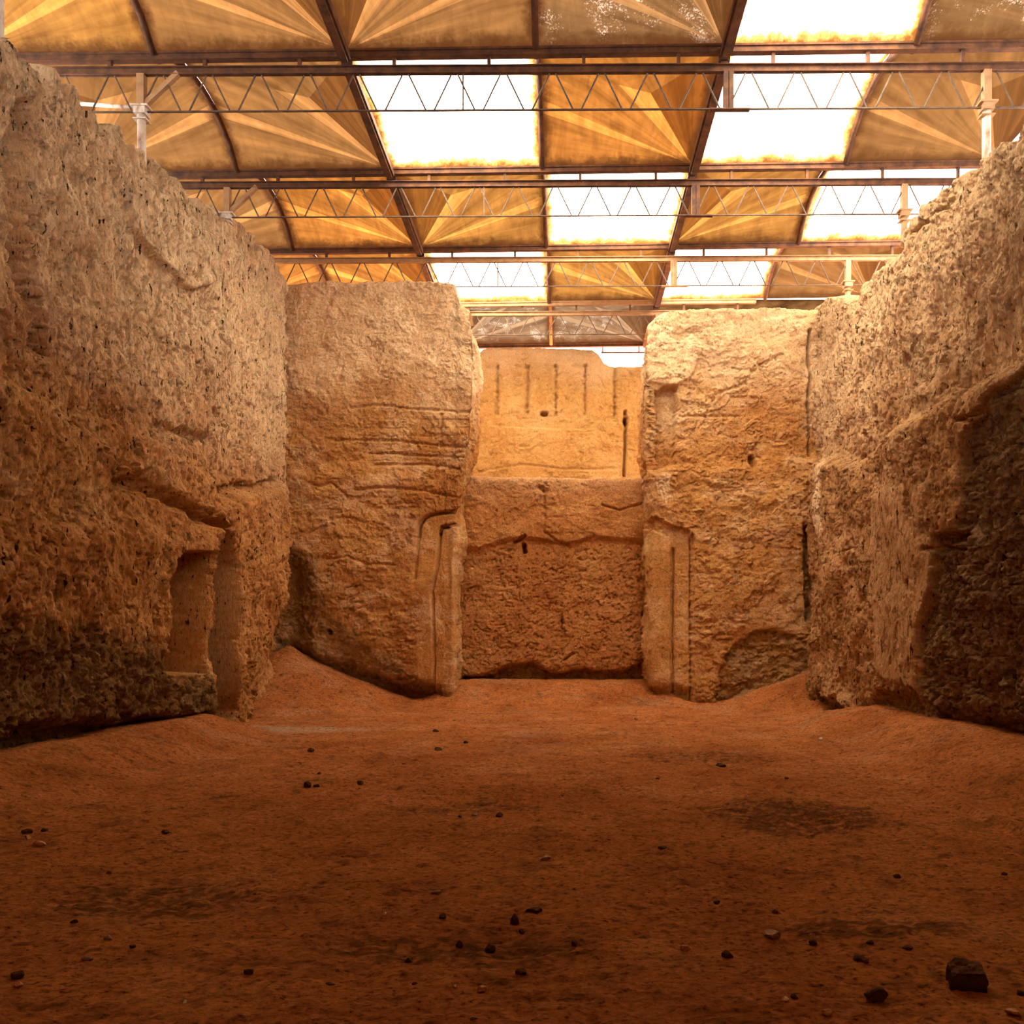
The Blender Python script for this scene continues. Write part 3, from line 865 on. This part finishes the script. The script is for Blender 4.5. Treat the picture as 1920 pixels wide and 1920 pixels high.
STONES = [
    # px, py (foot), width px, height ratio, material, name, label, category
    (1820, 1858, 72, .75, 'stone', 'boulder', 'big dark squarish lump of rock, by far the largest stone on the floor', 'boulder'),
    (1645, 1880, 52, .5, 'stone', 'rock', 'dark pointed rock left of and below the big boulder', 'rock'),
    (1617, 1804, 32, .45, 'stone', 'rock', 'flat dark rock with a thin left tip, left of the big boulder', 'rock'),
    (1705, 1782, 20, .5, 'stone', 'stone', 'small dark stone just up and left of the big boulder', 'stone'),
    (1632, 1770, 15, .6, 'stone', 'stone', 'small round dark stone below the straw-strewn dark patch at right', 'stone'),
    (1525, 1774, 16, .6, 'stone', 'stone', 'small dark round stone midway between the grey wedge stone and flat tipped rock', 'stone'),
    (1450, 1760, 32, .55, 'grey_stone', 'rock', 'pale grey wedge-shaped rock with a peaked top', 'rock'),
    (1455, 1713, 14, .6, 'grey_stone', 'stone', 'little pale grey stone right above the grey wedge rock', 'stone'),
    (1365, 1796, 23, .6, 'stone', 'rock', 'dark angular stone left of and below the grey wedge rock', 'rock'),
    (1683, 1647, 14, .65, 'stone', 'stone', 'lone dark pebble out on the open floor near the right bank', 'pebble'),
    (1885, 1642, 14, .55, 'stone', 'stone', 'small dark stone at the foot of the right sand bank', 'stone'),
    (1345, 1693, 14, .5, 'stone', 'stone', 'lone flat dark pebble on the floor right of centre', 'pebble'),
    (1285, 1784, 20, .5, 'clod', 'earth_clod', 'pale tan clod of earth lying right of the little square stone', 'clod'),
    (1077, 1768, 14, .75, 'stone', 'stone', 'little square dark stone right of the egg-shaped stone', 'stone'),
    (963, 1734, 20, 1.1, 'stone', 'rock', 'upright egg-shaped dark stone at the centre of the near floor', 'rock'),
    (978, 1752, 12, .9, 'stone', 'stone', 'small dark stone right under the egg-shaped stone', 'stone'),
    (917, 1786, 25, .65, 'stone', 'rock', 'brown stone with a sloping lit top, below left of the egg-shaped stone', 'rock'),
    (860, 1777, 15, 1.0, 'stone', 'stone', 'pointed dark stone left of the brown sloping-topped stone', 'stone'),
    (830, 1723, 15, .7, 'stone', 'stone', 'small dark stone on the level of the egg-shaped stone, to its left', 'stone'),
    (1000, 1712, 38, .22, 'stone', 'stone_flake', 'long thin dark flake lying right of the egg-shaped stone', 'flake'),
    (817, 1676, 22, .35, 'grey_stone', 'stone_flake', 'thin slanting flake lying alone above the left centre stones', 'flake'),
    (765, 1801, 17, .5, 'stone', 'stone', 'low dark stone with a light top, left of the pointed stone', 'stone'),
    (777, 1841, 12, .4, 'stone', 'stone', 'tiny flat dark pebble under the low light-topped stone', 'pebble'),
    (976, 1830, 24, .45, 'stone', 'rock', 'dark jagged stone below the brown sloping-topped stone', 'rock'),
    (903, 1862, 21, .55, 'clod', 'rock', 'tan-topped stone near the bottom edge, left of centre', 'rock'),
    (888, 1912, 14, .5, 'grey_stone', 'stone', 'small greyish stone at the bottom edge under the tan-topped stone', 'stone'),
    (853, 1857, 6, .9, 'white_stone', 'stone_chip', 'tiny white chip beside the tan-topped stone', 'chip'),
    (721, 1717, 7, .8, 'white_stone', 'stone_chip', 'tiny bright white chip lying alone left of the centre stones', 'chip'),
    (465, 1830, 20, .6, 'stone', 'rock', 'dark stone in a scuffed hollow at the lower left', 'rock'),
    (617, 1848, 20, .25, 'stone', 'stone_flake', 'thin dark flake right of the stone in the scuffed hollow', 'flake'),
    (345, 1882, 10, .7, 'white_stone', 'stone_chip', 'small whitish pebble near the bottom left', 'chip'),
    (28, 1836, 25, .7, 'stone', 'rock', 'dark pyramid-shaped rock at the lower left edge', 'rock'),
    (33, 1853, 17, .5, 'clod', 'earth_clod', 'tan clod right under the pyramid-shaped rock', 'clod'),
    (200, 1764, 18, .55, 'grey_stone', 'stone', 'stone with a pale cleft top in the lower left floor', 'stone'),
    (247, 1778, 13, .6, 'stone', 'stone', 'small pointed dark stone right of the cleft-topped stone', 'stone'),
    (137, 1732, 19, .4, 'stone', 'stone', 'flat dark stone left of and above the cleft-topped stone', 'stone'),
    (160, 1803, 22, .4, 'grey_stone', 'stone', 'low stone below the cleft-topped stone', 'stone'),
    (308, 1564, 15, .5, 'stone', 'stone', 'lone dark flat pebble on the left floor beyond the dark hollow', 'pebble'),
    (203, 1639, 11, .4, 'stone', 'stone', 'tiny dark pebble up and left of the dark hollow', 'pebble'),
    (47, 1563, 24, .45, 'stone', 'rubble_stone', 'dark upper piece of the small rubble heap at the left wall foot', 'rubble'),
    (68, 1590, 28, .35, 'clod', 'rubble_stone', 'flat light slab lowest in the small rubble heap at the left', 'rubble'),
    (80, 1557, 15, .55, 'stone', 'rubble_stone', 'small round piece at the right of the left rubble heap', 'rubble'),
    (50, 1574, 12, .8, 'clod', 'rubble_stone', 'little light lump in the middle of the left rubble heap', 'rubble'),
    (675, 1472, 13, .95, 'stone', 'stone', 'upright blocky dark stone standing alone on the far left floor', 'stone'),
    (574, 1476, 17, .7, 'stone', 'stone', 'larger of two touching dark stones on the far left floor', 'stone'),
    (592, 1477, 12, .6, 'stone', 'stone', 'smaller of two touching dark stones on the far left floor', 'stone'),
    (598, 1450, 8, .6, 'stone', 'stone', 'dark pebble just above the two touching stones', 'pebble'),
    (582, 1411, 15, .5, 'stone', 'stone', 'dark stone lying on the pale strip of floor near the left recess', 'stone'),
    (820, 1408, 17, .5, 'stone', 'stone', 'broken dark stone on the lit floor before the left pier', 'stone'),
    (873, 1394, 10, .55, 'stone', 'stone', 'small stone on the floor before the blocking wall', 'stone'),
    (817, 1373, 12, .5, 'stone', 'stone', 'small dark stone close in front of the left pier', 'stone'),
    (858, 1319, 9, .8, 'white_stone', 'stone', 'pale pebble at the corner of the left pier', 'pebble'),
    (862, 1533, 9, .6, 'stone', 'stone', 'tiny dark pebble in the shallow hollow of the mid floor', 'pebble'),
    (892, 1530, 16, .45, 'grey_stone', 'stone', 'flat grey stone at the left of the pair in the mid floor hollow', 'stone'),
    (935, 1532, 16, .5, 'stone', 'stone', 'dark stone at the right end of the shallow mid floor hollow', 'stone'),
    (1353, 1438, 19, .45, 'stone', 'stone', 'oval dark stone on the floor before the right pier', 'stone'),
    (1475, 1461, 9, .55, 'stone', 'stone', 'tiny dark pebble right of and below the oval stone', 'pebble'),
    (1234, 1464, 9, .5, 'stone', 'stone', 'tiny dark pebble left of and below the oval stone', 'pebble'),
    (1540, 1388, 8, .7, 'white_stone', 'stone_chip', 'white pebble at the foot of the right sand pile', 'chip'),
    (1243, 1593, 18, .3, 'stone', 'stone_flake', 'thin dark flake alone on the mid floor right of centre', 'flake'),
    (1022, 1613, 23, .35, 'grey_stone', 'stone_flake', 'thin flake with a light rim in the middle of the floor', 'flake'),
    (1490, 1874, 16, .6, 'stone', 'stone', 'dark stone near the bottom edge, left of the pointed rock', 'stone'),
    (1474, 1880, 12, .6, 'white_stone', 'stone_chip', 'broken whitish chip beside a dark stone near the bottom edge', 'chip'),
    (1551, 1904, 21, .55, 'clod', 'rock', 'tan-topped stone at the bottom edge below the pointed rock', 'rock'),
    (1905, 1908, 34, .4, 'clod', 'earth_clod', 'light clod at the bottom right corner below the big boulder', 'clod'),
    (1915, 1868, 14, .8, 'stone', 'stone', 'dark stone cut by the right edge beside the big boulder', 'stone'),
    (1193, 1348, 7, .7, 'grey_stone', 'stone', 'small grey stone by the foot of the right pier', 'stone'),
    (1290, 1558, 0, 0, '', '', '', ''),
]
for i, (px, py, wpx, hr, m, nm, lab, cat) in enumerate(STONES):
    if not wpx:
        continue
    X, Y, z = floor_point(px, py)
    w_ = wpx * Y / F; h_ = w_ * hr * 1.3
    o = link(nm, stone_mesh(40 + i, w_, w_ * (.8 if hr > .4 else .5), h_, sub=4 if wpx > 60 else 3), M[m])
    o.data.polygons.foreach_set('use_smooth', [False] * len(o.data.polygons))
    o.location = (X, Y + w_ * .25, float(floor_z(X, Y + w_ * .25)) + h_ * (.19 if wpx < 60 else .21))
    o.rotation_euler = (0, 0, (R.random() - .5) * .6)
    tag(o, lab, cat, 'loose stones on the earth floor')

# ---------------------------------------------------------------- roof
XJ = [-9.0, -6.16, -3.31, -.46, 2.385, 5.225, 8.07]
valley = {0: True, 1: False, 2: True, 3: False, 4: True, 5: False, 6: True}
TD = [8.96 + 3.04 * k for k in range(6)]
ZC = H + 8.47                                        # truss top chord


def gz(x):                                           # the gutter beams fall a little to the left
    return H + 8.715 + .0135 * (x + .5)


def cz(x):
    return ZC + .005 * (x + .5)


ROW = ['nearest roof bay cut by the top', 'second roof bay', 'third roof bay', 'fourth roof bay', 'fifth farthest roof bay']
COL = ['first', 'second', 'third', 'fourth', 'fifth', 'sixth']
LOOK = [['gold', 'brown', 'brown', 'dull', 'white', 'dull'],
        ['brown', 'brown', 'white', 'vivid', 'white', 'brown'],
        ['brown', 'vivid', 'gold', 'white', 'gold', 'white'],
        ['vivid', 'vivid', 'white', 'gold', 'white', 'brown'],
        [None, None, 'grey', 'grey', None, None]]
WORD = {'gold': 'golden', 'brown': 'brown', 'dull': 'dull speckled brown', 'white': 'bright white', 'vivid': 'orange', 'grey': 'grey'}
RISE = [(0, 0), (.12, .30), (.27, .48), (.36, .54), (.5, .58), (.64, .54), (.73, .48), (.88, .30), (1, 0)]


def make_panel(k, c, look):
    xv, xr = (XJ[c], XJ[c + 1]) if valley[c] else (XJ[c + 1], XJ[c])
    y0, y1 = TD[k] + (.05 if k else .035), TD[k + 1] - .05
    verts, uvs = [], []

    def p(u, t, r):
        x = xv + (xr - xv) * (.012 + .976 * u)
        verts.append((x, y0 + (y1 - y0) * t, gz(x) + .06 + r)); uvs.append((u, t))
        return len(verts) - 1
    jit = R.uniform(-.05, .05)
    N = p(0, 0, 0); Fz = p(0, 1, 0); Mz = p(0, .5, 0)
    P1 = p(.54 + jit, .5, .50); P2 = p(.34 + jit * .6, .5, .35)
    rg = [p(1, t, r) for t, r in RISE]
    faces = [(Fz, rg[8], rg[7]), (Fz, rg[7], rg[6]), (Fz, rg[6], rg[5]), (Fz, rg[5], P1), (P1, rg[5], rg[4]), (Fz, P1, P2), (Fz, P2, Mz),
             (N, rg[1], rg[0]), (N, rg[2], rg[1]), (N, rg[3], rg[2]), (N, P1, rg[3]), (P1, rg[4], rg[3]), (N, P2, P1), (N, Mz, P2)]
    mi = [0, 0, 1, 0, 0, 1, 2, 0, 0, 0, 0, 0, 0, 2]
    me = bpy.data.meshes.new('roof_sheet'); me.from_pydata(verts, [], faces)
    for f, i in zip(me.polygons, mi):
        f.material_index = i
    uvl = me.uv_layers.new(name='UVMap')
    for l in me.loops:
        uvl.data[l.index].uv = uvs[l.vertex_index]
    o = link('roof_sheet', me, [M[look], M[look + '_fold'], M[look + '_lap']])
    tag(o, '%s translucent roof sheet, %s from left, %s' % (WORD[look], COL[c], ROW[k]), 'roof panel', 'folded translucent roof panels')


for k in range(5):
    for c in range(6):
        if LOOK[k][c]:
            make_panel(k, c, LOOK[k][c])

ORD = ['nearest', 'second', 'third', 'fourth', 'farthest']
TX0, TX1 = -9.3, 8.3
for k in range(1, 6):
    y = TD[k]; nm = ORD[k - 1]
    x0, x1 = (TX0, TX1) if k < 4 else (-5.2, 5.0)
    # gutter beam with its stub posts
    g = MB()
    g.bar((x0, y, gz(x0)), (x1, y, gz(x1)), .11, .075).bar((x0, y - .06, gz(x0) + .045), (x1, y - .06, gz(x1) + .045), .04, .03)
    g.bar((x0, y - .05, gz(x0) - .042), (x1, y - .05, gz(x1) - .042), .03, .015)
    gb = empty('gutter_beam', (0, y, 0))
    g.build('channel', M['steel' if k != 4 else 'steel_light'], gb, (0, y, 0))
    tag(gb, 'long brown gutter beam resting on the %s roof truss' % nm, 'beam', 'gutter beams')
    if k == 5:
        tag(gb, 'dark eaves beam across the far end of the roof above the far wall', 'beam', 'gutter beams')
        continue
    n = -4
    for q in range(-6, 7):
        x = -.46 + 1.42 * q + .72
        if x0 < x < x1:
            MB().bar((x, y, cz(x) + .053), (x, y, gz(x) - .038), .05, .06).build('stub_post', M['steel'], gb, (0, y, 0))
    # truss
    tr = empty('roof_truss', (0, y, ZC))
    tag(tr, '%s steel lattice roof truss with zigzag rods under a thick chord' % nm, 'truss', 'roof trusses')
    off = (0, y, ZC)
    st = M['steel' if k < 3 else 'steel_light']
    t = MB(); t.angle((x0, y, cz(x0)), (x1, y, cz(x1)), .105); t.build('top_chord', st, tr, off)
    dep = .60 if k < 4 else .55
    MB().bar((x0, y, cz(x0) - dep), (x1, y, cz(x1) - dep), .03, .018).build('bottom_chord', M['rod'], tr, off)
    pitch = .735
    a = -.46 - pitch * 12 + .30
    while a < x1 - pitch:
        if a > x0:
            b = MB(); za, zb_ = cz(a) - .06, cz(a) - dep
            b.tube([(a, y, za), (a + .26, y, zb_), (a + .32, y, zb_)], .0135, 6)
            b.build('web_rod', M['rod'], tr, off)
            b = MB(); b.tube([(a + .32, y, zb_), (a + .38, y, zb_), (a + .64, y, za)], .0135, 6)
            b.build('web_rod', M['rod'], tr, off)
        a += pitch
    for xx, wd in ((2.39, .07), (2.47, .07), (-1.55, .022)):
        if x0 < xx < x1:
            MB().bar((xx, y, cz(xx) - .05), (xx, y, cz(xx) - dep - .01), wd, wd).build('upright', st if wd > .03 else M['rod'], tr, off)
    MB().bar((2.15, y, cz(2.3) - dep - .012), (2.75, y, cz(2.3) - dep - .012), .08, .02).build('node_plate', st, tr, off)

# valley beams run straight, ridge rafters follow the arch of the sheets
for k in range(5):
    for j in (1, 2, 3, 4, 5):
        if k == 4 and j not in (2, 3, 4):
            continue
        x = XJ[j]; y0, y1 = TD[k], TD[k + 1]
        pos = {1: 'far left', 2: 'left of centre', 3: 'centre', 4: 'right of centre', 5: 'far right'}[j]
        if valley[j]:
            b = MB(); z = gz(x) - .05
            b.bar((x, y0 + .06, z), (x, y1 - .06, z), .17, .10).bar((x, y0 + .06, z - .06), (x, y1 - .06, z - .06), .10, .05)
            bo = b.build('valley_beam', M['steel'])
            tag(bo, 'straight dark valley beam %s, %s' % (pos, ROW[k]), 'beam', 'valley beams')
        else:
            b = MB()
            b.tube([(x, y0 + .07 + (y1 - y0 - .14) * t, gz(x) + .02 + r) for t, r in RISE], .05, 8)
            bo = b.build('ridge_rafter', M['steel' if k < 4 else 'steel_light'], smooth=True)
            tag(bo, 'thin arched rafter %s, %s' % (pos, ROW[k]), 'rafter', 'arched rafters')


# steel columns on the wall tops
def column(x, y, zb, nm, left, k, m='paint'):
    e = empty('steel_column', (x, y, zb))
    tag(e, nm, 'column', 'roof columns')
    o = (x, y, zb); top = cz(x) - .66
    MB().tube([(x, y, zb), (x, y, top)], .062, 14).build('post', M[m], e, o, True)
    MB().bar((x, y, top), (x, y, top + .10), .17, .17).bar((x, y, top + .10), (x, y, top + .125), .26, .2).bar((x, y, top - .08), (x, y, top - .065), .2, .16).build('head_bracket', M['steel_light' if not left else m], e, o)
    MB().bar((x, y, top + .12), (x, y, cz(x) - .053), .11, .11).build('upper_post', M['steel_light'], e, o)
    if left:
        MB().bar((x + .02, y, top + .14), (x + .55, y, cz(x) - .02), .07, .07).build('diagonal_brace', M['steel_light'], e, o)
        MB().tube([(x - .05, y, top + .12), (x - 1.25, y + .55, top + .55)], .03, 8).build('tie_rod', M['paint'], e, o, True)
    return e


column(-6.37, 8.96, 7.9, 'white painted post at the top left corner of the photo', False, 0)
column(-6.37, 12.0, 8.5, 'chipped white column behind the left wall under the nearest truss', True, 1)
column(-6.37, 15.04, 9.15, 'column behind the left wall under the second truss', True, 2)
column(6.30, 12.0, 8.6, 'rust-streaked column behind the right wall under the nearest truss', False, 1)
column(6.35, 15.04, 8.9, 'ochre column behind the right wall under the second truss', False, 2, 'steel_light')
column(6.36, 18.08, 8.8, 'ochre column behind the right wall under the third truss', False, 3, 'steel_light')
# rail hung under the eaves, seen over the far wall
fr = empty('eaves_rail', (1.8, TD[5] + .1, 0))
yy = TD[5] + .1
for nm, a, b in (('bottom_rail', (1.05, H + 8.56), (2.6, H + 8.56)), ('hanger', (1.10, H + 8.54), (1.10, H + 8.8)), ('hanger', (2.2, H + 8.54), (2.2, H + 8.8))):
    MB().bar((a[0], yy, a[1]), (b[0], yy, b[1]), .035, .04).build(nm, M['steel'], fr, (1.8, yy, 0))
tag(fr, 'thin dark rail hung under the far eaves in the bright gap over the wall', 'rail')

# rest of the roof: added slabs to dim daylight, faintly translucent to lift the floor
c = MB()
zt, zl = 11.25, 10.2
zm = (zt + zl) / 2; zh = zt - zl; zr = 10.46
c.bar((-.3, -2.6, zt), (-.3, 8.99, zt), 22.0, .06).bar((-11.3, 8.965, zm), (10.7, 8.965, zm), .05, zh)
slabs = [c]
for xa, xb, ya, yb_ in ((-11.3, -9.38, 9.04, 24.2), (8.38, 10.7, 9.04, 24.2), (-9.05, -3.35, 21.2, 24.1), (2.42, 8.12, 21.2, 24.1)):
    slabs.append(MB().bar(((xa + xb) / 2, ya, zr), ((xa + xb) / 2, yb_, zr), xb - xa, .05))
cm, nt_, out_ = mat('added_roof_slab'); t_ = NT(nt_)
tb = t_.n('ShaderNodeBsdfTranslucent')
t_.link(t_.ramp(t_.noise(2, 8, .7), [(.35, (.065, .040, .022)), (.65, (.14, .095, .056))]), tb.inputs['Color'])
t_.link(tb.outputs[0], out_.inputs['Surface'])
for q in slabs:
    tag(q.build('added_ceiling', cm), kind='structure')

# ---------------------------------------------------------------- light: daylight outside, coming through the sheets
wd = bpy.data.worlds.new('daylight'); SC.world = wd; wd.use_nodes = True
bg = wd.node_tree.nodes['Background']
bg.inputs['Color'].default_value = (1.0, .97, .93, 1); bg.inputs['Strength'].default_value = 2.2
sun = bpy.data.lights.new('sun', 'SUN'); sun.energy = 30; sun.angle = math.radians(4); sun.color = (1, .95, .87)
so = bpy.data.objects.new('sun', sun); C.objects.link(so)
so.rotation_euler = (math.radians(-28), math.radians(8), 0)

# ---------------------------------------------------------------- camera
cam = bpy.data.cameras.new('camera'); co = bpy.data.objects.new('camera', cam); C.objects.link(co)
cam.sensor_fit = 'HORIZONTAL'; cam.sensor_width = 36; cam.lens = 36 * F / 1920
cam.shift_x = -(CX - 960) / 1920; cam.shift_y = (CY - 960) / 1920
cam.clip_end = 300
co.location = (0, 0, H); co.rotation_euler = (math.pi / 2, 0, 0)
SC.camera = co
vs = SC.view_settings
vs.view_transform = 'Standard'; vs.look = 'None'; vs.gamma = 1; vs.exposure = 1.52; vs.use_curve_mapping = False
SC.cycles.use_denoising = True
SC.cycles.max_bounces = 8; SC.cycles.diffuse_bounces = 5; SC.cycles.transmission_bounces = 4
SC.cycles.sample_clamp_indirect = 10
